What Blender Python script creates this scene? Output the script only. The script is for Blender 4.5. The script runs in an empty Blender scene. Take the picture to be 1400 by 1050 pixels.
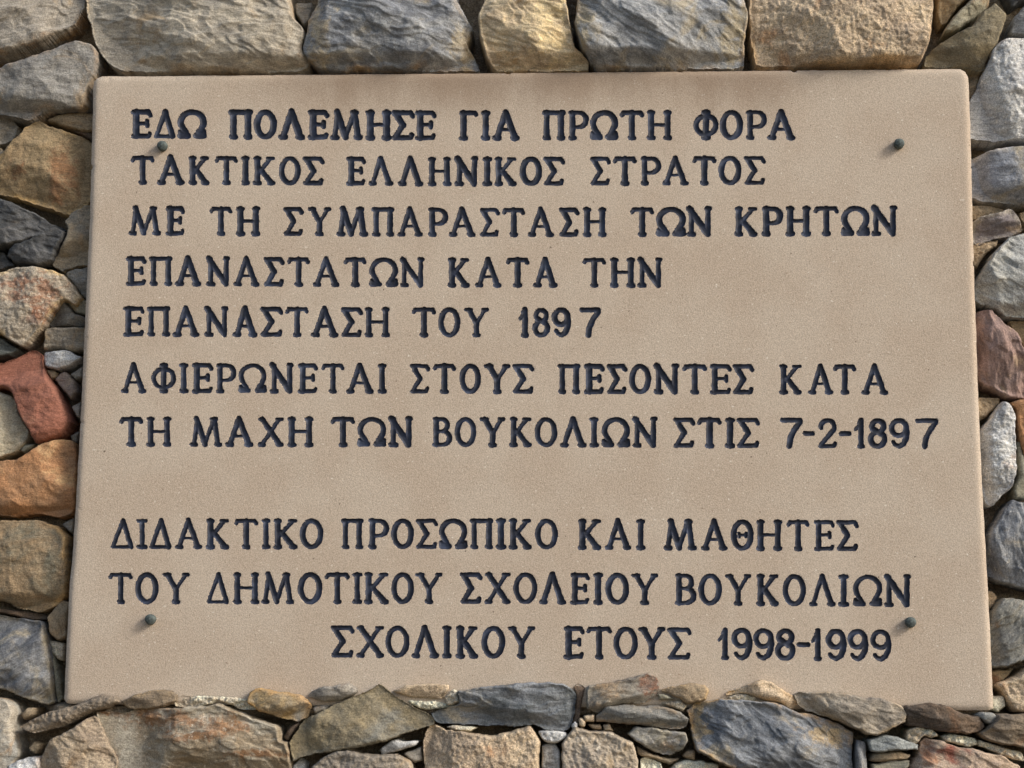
import bpy, math
import numpy as np
from mathutils import Matrix, Vector, Euler

S = bpy.context.scene
COL = S.collection
# ---------------------------------------------------------------- camera
FPX = 2400.0                       # focal length in photo pixels (photo 1400 x 1050)
CAM_ROT = (1.742017, -0.006155, 0.041228)
CAM_LOC = (0.079885, -2.320516, -0.403993)
cam_d = bpy.data.cameras.new('camera')
cam_d.sensor_fit = 'HORIZONTAL'; cam_d.sensor_width = 36.0
cam_d.lens = FPX / 1400.0 * 36.0
cam_d.clip_start = 0.05; cam_d.clip_end = 500.0
cam = bpy.data.objects.new('camera', cam_d); COL.objects.link(cam)
cam.location = CAM_LOC; cam.rotation_euler = CAM_ROT
S.camera = cam
# ---------------------------------------------------------------- light
SUN_DIR = Vector((0.83, -0.37, 0.55)).normalized()      # towards the sun: right, above, raking
elev = math.asin(SUN_DIR.z); azim = math.atan2(SUN_DIR.x, SUN_DIR.y)
W = bpy.data.worlds.new('World'); S.world = W; W.use_nodes = True
nt = W.node_tree
bg = nt.nodes['Background']
sky = nt.nodes.new('ShaderNodeTexSky'); sky.sky_type = 'NISHITA'
sky.sun_disc = False; sky.sun_elevation = elev; sky.sun_rotation = azim
sky.air_density = 1.0; sky.dust_density = 2.5; sky.ozone_density = 0.6
nt.links.new(sky.outputs[0], bg.inputs[0]); bg.inputs[1].default_value = 0.15
sd = bpy.data.lights.new('sun', 'SUN'); sd.energy = 2.3; sd.angle = math.radians(14)
sd.color = (1.0, 0.95, 0.88)
so = bpy.data.objects.new('sun', sd); COL.objects.link(so)
so.rotation_euler = SUN_DIR.to_track_quat('Z', 'Y').to_euler()
so.location = SUN_DIR * 6
S.view_settings.view_transform = 'Standard'; S.view_settings.look = 'None'
S.view_settings.exposure = 0.26; S.view_settings.gamma = 1.0
S.view_settings.use_curve_mapping = False
S.cycles.max_bounces = 6; S.cycles.diffuse_bounces = 4

# ---------------------------------------------------------------- photo pixel -> point on a wall plane y = const
_R = np.array(Euler(CAM_ROT).to_matrix()); _C = np.array(CAM_LOC)
def wall(px, py, y):
    px = np.asarray(px, float); py = np.asarray(py, float)
    d = np.stack([(px - 700) / FPX, (525 - py) / FPX, -np.ones_like(px)], -1) @ _R.T
    t = (y - _C[1]) / d[..., 1]
    return _C[0] + d[..., 0] * t, _C[2] + d[..., 2] * t
MM = 1.0 / 1027.0                  # one photo pixel on the wall, metres

# ---------------------------------------------------------------- numpy noise
def _hash(ix, iy, seed):
    h = (ix.astype(np.int64) * 374761393 + iy.astype(np.int64) * 668265263 + seed * 974634777) & 0xffffffff
    h = ((h ^ (h >> 13)) * 1274126177) & 0xffffffff
    h = ((h ^ (h >> 16)) * 2246822519) & 0xffffffff
    return (h ^ (h >> 15)) & 0xffffffff
def perlin(x, y, seed=0):
    x0 = np.floor(x); y0 = np.floor(y); fx = x - x0; fy = y - y0
    def g(ix, iy, dx, dy):
        a = _hash(ix, iy, seed) * (2 * math.pi / 4294967296.0)
        return np.cos(a) * dx + np.sin(a) * dy
    u = fx * fx * fx * (fx * (fx * 6 - 15) + 10); v = fy * fy * fy * (fy * (fy * 6 - 15) + 10)
    n00 = g(x0, y0, fx, fy); n10 = g(x0 + 1, y0, fx - 1, fy)
    n01 = g(x0, y0 + 1, fx, fy - 1); n11 = g(x0 + 1, y0 + 1, fx - 1, fy - 1)
    return ((n00 + u * (n10 - n00)) * (1 - v) + (n01 + u * (n11 - n01)) * v) * 1.5
def fbm(x, y, seed=0, octs=4, gain=0.5):
    s = np.zeros_like(x); a = 1.0
    for o in range(octs):
        s += a * perlin(x * 2 ** o + o * 17.3, y * 2 ** o - o * 9.1, seed + o); a *= gain
    return s
def worley(x, y, seed=0):
    x0 = np.floor(x); y0 = np.floor(y); best = np.full(x.shape, 9.0)
    for dx in (-1, 0, 1):
        for dy in (-1, 0, 1):
            h = _hash(x0 + dx, y0 + dy, seed)
            cx = x0 + dx + (h & 0xffff) / 65536.0; cy = y0 + dy + (h >> 16) / 65536.0
            best = np.minimum(best, (x - cx) ** 2 + (y - cy) ** 2)
    return np.sqrt(best)
def scoops(x, y, seed=0):
    """conchoidal fracture: shallow bowls that meet in crisp ridges"""
    x0 = np.floor(x); y0 = np.floor(y); best = np.full(x.shape, 9.0)
    for dx in (-1, 0, 1):
        for dy in (-1, 0, 1):
            h = _hash(x0 + dx, y0 + dy, seed)
            ux = x - x0 - dx - (h & 0xff) / 256.0; uy = y - y0 - dy - ((h >> 8) & 0xff) / 256.0
            g1 = ((h >> 16) & 0xff) / 256.0 - .5; g2 = ((h >> 24) & 0xff) / 256.0 - .5
            best = np.minimum(best, .9 * (ux * ux + uy * uy) + .9 * (g1 * ux + g2 * uy) + .35 * (g1 - g2))
    return best - .25
def sstep(a, b, x):
    t = np.clip((x - a) / (b - a), 0, 1); return t * t * (3 - 2 * t)

# ---------------------------------------------------------------- polygons
def chaikin(P, n=1):
    P = np.asarray(P, float)
    for _ in range(n):
        Q = np.roll(P, -1, 0)
        P = np.stack([P * .9 + Q * .1, P * .1 + Q * .9], 1).reshape(-1, 2)
    return P
def poly_sd(P, X, Y):
    best = np.full(X.shape, 1e18); inside = np.zeros(X.shape, bool)
    for i in range(len(P)):
        ax, ay = P[i]; bx, by = P[(i + 1) % len(P)]
        ex, ey = bx - ax, by - ay
        l2 = ex * ex + ey * ey
        if l2 < 1e-9: continue
        t = np.clip(((X - ax) * ex + (Y - ay) * ey) / l2, 0, 1)
        best = np.minimum(best, (X - ax - t * ex) ** 2 + (Y - ay - t * ey) ** 2)
        if ey != 0:
            c = (ay > Y) != (by > Y)
            inside ^= c & (X < ex * (Y - ay) / ey + ax)
    d = np.sqrt(best)
    return np.where(inside, -d, d)

# ---------------------------------------------------------------- mesh building
def link(name, V, F, mats, parent=None, smooth=True, mat_idx=None, attrs=None):
    """V (n,3) world coordinates, F (m,4) quads -> one mesh object with its origin at its centre"""
    V = np.asarray(V, np.float32); F = np.asarray(F, np.int32)
    c = (V.min(0) + V.max(0)) / 2
    me = bpy.data.meshes.new(name)
    me.vertices.add(len(V)); me.vertices.foreach_set('co', (V - c).ravel())
    k = F.shape[1]
    me.loops.add(F.size); me.loops.foreach_set('vertex_index', F.ravel())
    me.polygons.add(len(F)); me.polygons.foreach_set('loop_start', np.arange(0, F.size, k, dtype=np.int32))
    me.polygons.foreach_set('loop_total', np.full(len(F), k, np.int32))
    me.polygons.foreach_set('use_smooth', np.full(len(F), smooth, bool))
    if mat_idx is not None: me.polygons.foreach_set('material_index', mat_idx.astype(np.int32))
    for m in (mats if isinstance(mats, (list, tuple)) else [mats]): me.materials.append(m)
    for an, av in (attrs or {}).items():
        a = me.attributes.new(an, 'FLOAT', 'POINT'); a.data.foreach_set('value', np.asarray(av, np.float32))
    me.update(calc_edges=True); me.validate()
    o = bpy.data.objects.new(name, me); COL.objects.link(o)
    if parent is not None:
        o.parent = parent
        o.location = Vector(c.tolist()) - parent.location
    else:
        o.location = c.tolist()
    return o
def compact(V, F, extra=None):
    used = np.unique(F); remap = np.full(len(V), -1, np.int64); remap[used] = np.arange(len(used))
    return V[used], remap[F], used
def skirt(V, F, yb, shrink=0.0):
    """walls from the open rim of a sheet back to the plane y = yb"""
    E = np.concatenate([F[:, [0, 1]], F[:, [1, 2]], F[:, [2, 3]], F[:, [3, 0]]])
    n = len(V)
    key = np.sort(E, 1); key = key[:, 0] * n + key[:, 1]
    u, inv, cnt = np.unique(key, return_inverse=True, return_counts=True)
    B = E[cnt[inv] == 1]
    if shrink:
        c = V[:, [0, 2]].mean(0)
    bv = np.unique(B); rm = np.full(n, -1, np.int64); rm[bv] = n + np.arange(len(bv))
    W_ = V[bv].copy(); W_[:, 1] = yb
    if shrink: W_[:, [0, 2]] += (c - W_[:, [0, 2]]) * shrink
    F2 = np.stack([B[:, 1], B[:, 0], rm[B[:, 0]], rm[B[:, 1]]], 1)
    return np.concatenate([V, W_]), np.concatenate([F, F2]), bv

# ---------------------------------------------------------------- materials
def lin(c):
    c = np.asarray(c, float) / 255.0
    return np.where(c <= 0.04045, c / 12.92, ((c + 0.055) / 1.055) ** 2.4)
def soft(c, k=0.80):
    c = lin(c); l = float(c @ np.array([.2126, .7152, .0722])); return l + (c - l) * k
class NT:
    def __init__(s, name):
        s.m = bpy.data.materials.new(name); s.m.use_nodes = True; s.t = s.m.node_tree
        s.b = s.t.nodes['Principled BSDF']; s.o = s.t.nodes['Material Output']
    def n(s, typ, **kw):
        nd = s.t.nodes.new(typ)
        for k, v in kw.items():
            if k == 'ins':
                for i, x in v.items():
                    if hasattr(x, 'is_output') or isinstance(x, bpy.types.NodeSocket): s.t.links.new(x, nd.inputs[i])
                    else: nd.inputs[i].default_value = x
            else: setattr(nd, k, v)
        return nd
    def L(s, a, b): s.t.links.new(a, b)
    def math(s, op, a, b=0.0, clamp=False):
        nd = s.n('ShaderNodeMath', operation=op, ins={0: a, 1: b}); nd.use_clamp = clamp; return nd.outputs[0]
    def noise(s, vec, scale, detail=4.0, rough=0.55, dist=0.0):
        nd = s.n('ShaderNodeTexNoise', ins={'Vector': vec, 'Scale': scale, 'Detail': detail, 'Roughness': rough, 'Distortion': dist})
        return nd.outputs[0]
    def ramp(s, v, a, b, lo=0.0, hi=1.0):
        nd = s.n('ShaderNodeMapRange', ins={0: v, 1: a, 2: b, 3: lo, 4: hi}); nd.interpolation_type = 'SMOOTHSTEP'; return nd.outputs[0]
    def mix(s, f, a, b, typ='MIX'):
        nd = s.n('ShaderNodeMix', data_type='RGBA', blend_type=typ)
        for i, x in ((0, f), (6, a), (7, b)):
            if isinstance(x, bpy.types.NodeSocket): s.L(x, nd.inputs[i])
            else: nd.inputs[i].default_value = x if i == 0 else (*[float(q) for q in x[:3]], 1.0)
        return nd.outputs[2]

ALB = 1.35
def stone_mat(name, A, B, ST=None, sa=0.4, rim=None, ra=0.0, ang=0.0, streak=0.5, grain=0.35, seed=0.0, spots=0.0, bump=1.0, patch=None, off=(0, 0, 0)):
    """weathered stone: two body colours in clouds, streaks along the bedding, iron stain, rim crust, grain"""
    A = np.minimum(soft(A) * ALB, .72); B = soft(B) * ALB
    t = NT(name)
    tc = t.n('ShaderNodeTexCoord')
    mp = t.n('ShaderNodeMapping', ins={'Vector': tc.outputs['Object']})
    mp.inputs['Location'].default_value = (seed * 1.37, seed * 0.71, seed * 2.11)
    P = mp.outputs[0]
    mr = t.n('ShaderNodeMapping', ins={'Vector': tc.outputs['Object']})
    mr.inputs['Rotation'].default_value = (0, -math.radians(ang), 0)
    ms = t.n('ShaderNodeMapping', ins={'Vector': mr.outputs[0]})
    ms.inputs['Scale'].default_value = (1.0, 2.0, 5.0); ms.inputs['Location'].default_value = (seed * 2.3, 0, seed)
    Q = ms.outputs[0]
    n1 = t.noise(P, 22, 6, 0.62, 0.4)
    c = t.mix(t.ramp(n1, 0.36, 0.64), A, B)
    n2 = t.noise(Q, 38, 6, 0.68, 0.6)
    c = t.mix(1.0, c, t.mix(t.ramp(n2, 0.28, 0.72), (1 - streak * .55,) * 3, (1 + streak * .5,) * 3), 'MULTIPLY')
    if ST is not None and sa > 0:
        n3 = t.noise(P, 13, 7, 0.62, 0.8)
        f = t.ramp(n3, 0.66 - 0.28 * sa, 0.80 - 0.28 * sa)
        c = t.mix(t.math('MULTIPLY', f, 0.85), c, soft(ST) * ALB)
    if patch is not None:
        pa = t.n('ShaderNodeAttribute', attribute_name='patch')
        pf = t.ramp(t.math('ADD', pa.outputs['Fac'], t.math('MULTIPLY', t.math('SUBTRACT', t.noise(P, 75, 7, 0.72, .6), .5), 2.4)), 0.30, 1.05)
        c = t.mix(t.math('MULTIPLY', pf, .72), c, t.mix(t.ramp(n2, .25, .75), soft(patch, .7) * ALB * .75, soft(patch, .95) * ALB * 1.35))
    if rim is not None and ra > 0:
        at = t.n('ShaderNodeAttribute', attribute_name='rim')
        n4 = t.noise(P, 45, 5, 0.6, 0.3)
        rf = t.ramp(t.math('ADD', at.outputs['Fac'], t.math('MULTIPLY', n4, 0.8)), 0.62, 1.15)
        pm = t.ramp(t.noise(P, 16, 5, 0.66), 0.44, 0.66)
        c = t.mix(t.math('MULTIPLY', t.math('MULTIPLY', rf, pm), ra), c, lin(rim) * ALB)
    if spots > 0:
        n5 = t.noise(P, 160, 3, 0.6)
        c = t.mix(t.math('MULTIPLY', t.ramp(n5, 0.60, 0.70), spots), c, lin((205, 198, 182)) * ALB)
    n6 = t.noise(P, 520, 3, 0.7)
    c = t.mix(1.0, c, t.mix(t.ramp(n6, 0.3, 0.7), (1 - grain,) * 3, (1 + grain,) * 3), 'MULTIPLY')
    n7 = t.noise(P, 210, 2, 0.6)
    c = t.mix(t.math('MULTIPLY', t.ramp(n7, 0.66, 0.74), 0.45), c, np.array(A) * 0.35)
    ck = t.noise(Q, 21, 5, 0.62, 1.2)                      # hairline cracks along the bedding
    cr = t.ramp(t.math('ABSOLUTE', t.math('SUBTRACT', ck, 0.5)), 0.0, 0.014)
    cm = t.ramp(t.noise(P, 30, 3, 0.6), .42, .58)
    cr = t.math('SUBTRACT', 1.0, t.math('MULTIPLY', t.math('SUBTRACT', 1.0, cr), cm))
    c = t.mix(t.math('MULTIPLY', t.math('SUBTRACT', 1.0, cr), .45), c, np.array(A) * 0.3)
    t.L(c, t.b.inputs['Base Color'])
    t.b.inputs['Roughness'].default_value = 0.88
    t.b.inputs['Specular IOR Level'].default_value = 0.3
    h = t.math('ADD', t.math('MULTIPLY', n2, 0.45), t.math('ADD', t.math('MULTIPLY', t.noise(P, 140, 5, 0.7), 0.6), t.math('ADD', t.math('MULTIPLY', n6, 0.30), t.math('MULTIPLY', cr, 0.25))))
    bp = t.n('ShaderNodeBump', ins={'Height': h, 'Strength': 0.7, 'Distance': 0.0042 * bump})
    t.L(bp.outputs[0], t.b.inputs['Normal'])
    return t.m
# ================================================================ ENGRAVED LETTERING
# a stroke alphabet cut with one round-nosed tool: every glyph is a set of tapered capsules (ax, ay, bx, by, ra, rb) in photo pixels
def glyph(ch, x0, x1, yt, yb):
    o = []
    V, D, B, C = 3.75, 3.75, 2.75, 1.9
    T = yt + 3.2; Bm = yb - 3.2; H = Bm - T
    L = x0 + 3.3; R = x1 - 3.3; w = x1 - x0; xm = (x0 + x1) / 2
    def seg(ax, ay, bx, by, ra, rb=None): o.append((ax, ay, bx, by, ra, ra if rb is None else rb))
    def line(pts, rs):
        for i in range(len(pts) - 1):
            seg(*pts[i], *pts[i + 1], rs[i] if hasattr(rs, '__len__') else rs, rs[i + 1] if hasattr(rs, '__len__') else rs)
    def foot(x, h=2.9, r=3.0, y=None): seg(x - h, (Bm if y is None else y), x + h, (Bm if y is None else y) + .3, r + .15, r + .15)
    def cap(x, h=2.9, r=2.75, y=None): seg(x - h, (T if y is None else y), x + h, (T if y is None else y), r)
    def ell(cx, cy, rx, ry, a0=0, a1=360, rs=3.6, rt=3.1, n=40, p=2.0):
        pts = []; rr = []
        for i in range(n + 1):
            a = math.radians(a0 + (a1 - a0) * i / n); cs, sn = math.cos(a), math.sin(a)
            pts.append((cx + rx * cs, cy - ry * sn)); rr.append(rt + (rs - rt) * abs(cs))
        line(pts, rr); return pts
    def droop(x, s=1, r=2.7): seg(x - 2.4 * s, T, x, T + 3.6, r, r + .2)
    if ch in 'Ι':
        seg(xm, T, xm, Bm, V); cap(xm, max(w / 2 - 3, 2.6)); foot(xm, max(w / 2 - 3.2, 2.6))
    elif ch == 'Η':
        a = x0 + 6.2; b = x1 - 6.2
        for x in (a, b): seg(x, T, x, Bm, V); cap(x); foot(x)
        seg(a, T + H * .49, b, T + H * .49, C + .2)
    elif ch == 'Π':
        a = x0 + 6.3; b = x1 - 6.0
        seg(L - .4, T, R + .4, T, 2.9); seg(a, T, a, Bm, 3.5); seg(b, T, b, Bm, V); foot(a, 2.5); foot(b, 2.5)
        seg(L, T, L, T, 3.3); seg(R, T, R, T, 3.3)
    elif ch == 'Γ':
        a = x0 + 6.3
        seg(L, T, R - 1.5, T, 2.8); seg(R - 1.5, T, R, T + 2.6, 2.8); seg(a, T, a, Bm, V); foot(a)
    elif ch == 'Ε':
        a = x0 + 7.2
        seg(L, T, R - 2.6, T, 3.0); seg(R - 2.6, T, R, T + 4.4, 2.9)
        seg(a, T, a, Bm, V + .15)
        seg(L - .3, Bm + .4, R - 2.2, Bm - .2, 2.9); seg(R - 2.2, Bm - .2, R - .8, Bm - 3.2, 2.7)
        xa = x0 + w * .74
        seg(a, T + H * .48, xa, T + H * .48, 2.3); seg(xa, T + H * .48 - 3.2, xa, T + H * .48 + 3.2, 2.75)
    elif ch == 'Σ':
        k = (x0 + w * .50, T + H * .50)
        seg(L - .2, T, R - 3.0, T, 2.9); seg(R - 3.0, T, R, T + 4.8, 2.9)
        seg(L + 2.0, T + 1.0, k[0], k[1], 3.5, 3.7); seg(k[0], k[1], L + 2.0, Bm - 1.2, 3.3, 2.9)
        seg(L + .6, Bm, R - 2.6, Bm, 2.9); seg(R - 2.6, Bm, R - 1.4, Bm - 4.0, 2.8)
    elif ch in 'ΑΛ':
        ax = x0 + w * .49; ay = T - 1.0; l = x0 + 6.4; r = x1 - 6.4
        seg(ax, ay, l, Bm, 3.5, 3.2); seg(ax, ay, r, Bm, 3.6, 3.9); foot(l, 2.8); foot(r, 2.9)
        if ch == 'Α':
            f = .68; seg(ax + (l - ax) * f, ay + (Bm - ay) * f, ax + (r - ax) * f, ay + (Bm - ay) * f, C)
    elif ch == 'Δ':
        ax = x0 + w * .54
        seg(ax, T - .5, L + .8, Bm, 3.2, 2.8); seg(ax, T - .5, R - .8, Bm, 3.4, 3.6); seg(L, Bm + .2, R - .2, Bm + .2, 2.5)
    elif ch == 'Ω':
        cx = xm; rx = w / 2 - 4.6; cy = T + H * .42; ry = cy - T
        ell(cx, cy, rx, ry, -20, 200, 3.6, 3.0)
        for s in (-1, 1):
            e = (cx + s * rx * math.cos(math.radians(20)), cy + ry * math.sin(math.radians(20)))
            g = (cx + s * w * .22, Bm - 6.2); line([e, (cx + s * rx * .74, cy + ry * .72), g, (cx + s * w * .17, Bm - 2.2)], [3.5, 3.3, 3.2, 2.8])
            q = cx + s * (w / 2 - 4.0)
            seg(q, Bm - 6.0, q - s * .3, Bm - .8, 2.9, 3.3); seg(q - s * .2, Bm - 1.2, cx + s * (w * .14), Bm - .8, 3.7, 3.5)
            seg(q, Bm - 4.0, cx + s * w * .2, Bm - 3.6, 3.0)
    elif ch == 'Κ':
        a = x0 + 6.2; seg(a, T, a, Bm, V); cap(a); foot(a)
        seg(a + 3.4, T + H * .53, x1 - 7.4, T + .4, 2.8); cap(x1 - 7.4, 3.9, 2.5)
        seg(a + 4.2, T + H * .44, x1 - 6.2, Bm, 3.4, 3.8); foot(x1 - 6.4, 2.7)
    elif ch == 'Ν':
        a = x0 + 7.0; b = x1 - 5.6
        seg(a, T, a, Bm, 3.1); foot(a, 3.3); seg(L + .8, T - .8, b - 1.2, Bm - 1.0, 3.9); seg(b, T, b - .6, Bm, 3.1, 3.7)
        cap(b + .2, 2.0, 3.0, T - .8)
    elif ch == 'Μ':
        a = x0 + 6.2; b = x1 - 6.2; ta = x0 + w * .235; tb = x1 - w * .25; m = x0 + w * .47
        seg(a, Bm, ta, T, 3.1); seg(ta - 1.0, T - .8, m, Bm - .2, 3.9); seg(m, Bm - .2, tb - 1.2, T + 1, 3.0); seg(tb, T, b, Bm, 3.7)
        foot(a); foot(b); cap(tb, 2.8, 3.0)
    elif ch == 'Ο':
        ell(xm, (yt + yb) / 2, w / 2 - 3.7, (yb - yt) / 2 - 3.1, 0, 360, 3.8, 3.1)
    elif ch == 'Θ':
        ell(xm, (yt + yb) / 2, w / 2 - 3.6, (yb - yt) / 2 - 3.1, 0, 360, 4.0, 3.4); y = (yt + yb) / 2
        seg(xm - 4.4, y, xm + 4.4, y, 2.2); seg(xm - 4.6, y - 2.6, xm - 4.6, y + 2.6, 2.2); seg(xm + 4.6, y - 2.6, xm + 4.6, y + 2.6, 2.2)
    elif ch == 'Φ':
        ell(xm, (yt + yb) / 2, w / 2 - 3.2, (yb - yt) * .31, 0, 360, 3.2, 2.7); seg(xm, T, xm, Bm, V); cap(xm, 3.4); foot(xm, 3.0)
    elif ch == 'Ρ':
        a = x0 + 6.2; seg(a, T, a, Bm, 3.6); foot(a, 2.7)
        y1 = T; y2 = T + H * .57; cy = (y1 + y2) / 2; cx = R - (y2 - y1) * .52
        seg(L, T, cx, T, 2.7); ell(cx, cy, R - .3 - cx, (y2 - y1) / 2, 90, -90, 3.6, 2.5, 18); seg(cx, y2, a, y2 + .5, 2.3)
    elif ch == 'Β':
        a = x0 + 6.0; seg(a, T, a, Bm, 3.6)
        seg(L, T, xm, T, 2.6); ell(xm, T + H * .235, w * .33 - 1.5, H * .235, 90, -90, 3.4, 2.5, 16); seg(xm, T + H * .47, a, T + H * .47, 2.2)
        ell(xm + .5, T + H * .735, R - xm - .5, H * .265, 90, -90, 3.6, 2.6, 16); seg(L, Bm, xm + .5, Bm, 2.7)
    elif ch == 'Τ':
        seg(L + 1.6, T, R - 1.6, T, 2.8); seg(L + 2.2, T, L - .3, T + 3.6, 2.7); droop(R + .1)
        seg(xm + .2, T, xm + .2, Bm, V); foot(xm + .2, 2.8)
    elif ch == 'Υ':
        k = T + H * .54; a = x0 + 7.2; b = x1 - 6.0
        seg(xm, Bm, xm + .3, k, V); seg(xm, k, a + .4, T, 3.6); seg(xm + .4, k, b, T, 2.8); cap(a - .4, 3.8, 2.6); cap(b + .2, 2.6, 2.8); foot(xm, 3.0)
    elif ch == 'Χ':
        seg(x0 + 6.4, T, x1 - 6.4, Bm, 3.8); seg(x1 - 7.0, T, x0 + 6.0, Bm, 2.8); cap(x0 + 6.0, 2.6); cap(x1 - 6.6, 3.6, 2.5); foot(x0 + 5.8, 2.4); foot(x1 - 6.2, 2.5)
    elif ch == '1':
        a = x1 - 6.2; seg(a, T - .4, a, Bm, 3.6); seg(a - 2.5, T + H * .2, x0 + 2.8, T + H * .36, 2.9, 2.2); foot(a, 2.4); seg(a - 3, T + H * .1, a, T, 2.4)
    elif ch == '7':
        seg(L, T, R, T, 3.1); xb = x0 + w * .42
        line([(R, T), (R - .4, T + 3), (x0 + w * .63, T + H * .38), (x0 + w * .47, T + H * .68), (xb, Bm)], [3.1, 3.4, 3.6, 3.7, 3.7])
    elif ch == '8':
        f = .45; ell(xm, T + H * f / 2 + .1, w / 2 - 4.8, H * f / 2 - .2, 0, 360, 3.4, 2.9, 30)
        ell(xm, T + H * (f + (1 - f) / 2), w / 2 - 3.5, H * (1 - f) / 2, 0, 360, 3.5, 3.0, 30)
        seg(xm - 4, T + H * .36, xm + 4, T + H * .52, 3.4)
    elif ch == '9':
        ry = H * .29; cx = xm - .4; rx = w / 2 - 3.9
        ell(cx, T + ry, rx, ry, 0, 360, 3.5, 3.0, 30)
        line([(cx + rx, T + ry), (R - .2, T + H * .48), (R - 1.0, T + H * .68), (R - 4.5, T + H * .90), (xm, Bm + .2), (x0 + 8.2, Bm - 2.2), (x0 + 5.8, Bm - 5.8)],
             [3.5, 3.7, 3.7, 3.5, 3.0, 2.7, 2.7])
    elif ch == '2':
        cx = xm - .5; ry = H * .26
        p = ell(cx, T + ry, w / 2 - 4.2, ry, 175, -32, 3.4, 3.0, 24)
        line([p[-1], (x0 + w * .52, T + H * .62), (L + .6, Bm - 2)], [3.5, 3.3, 3.0]); seg(p[0][0], p[0][1], p[0][0] + .6, p[0][1] + 2, 3.2)
        seg(L, Bm + .4, R - 1.5, Bm - .2, 2.9); seg(R - 1.5, Bm, R - .4, Bm - 3.6, 2.8)
    elif ch == '-':
        y = yt; seg(x0 + 3.2, y, x1 - 3.2, y, 3.3)
    return o

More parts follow.
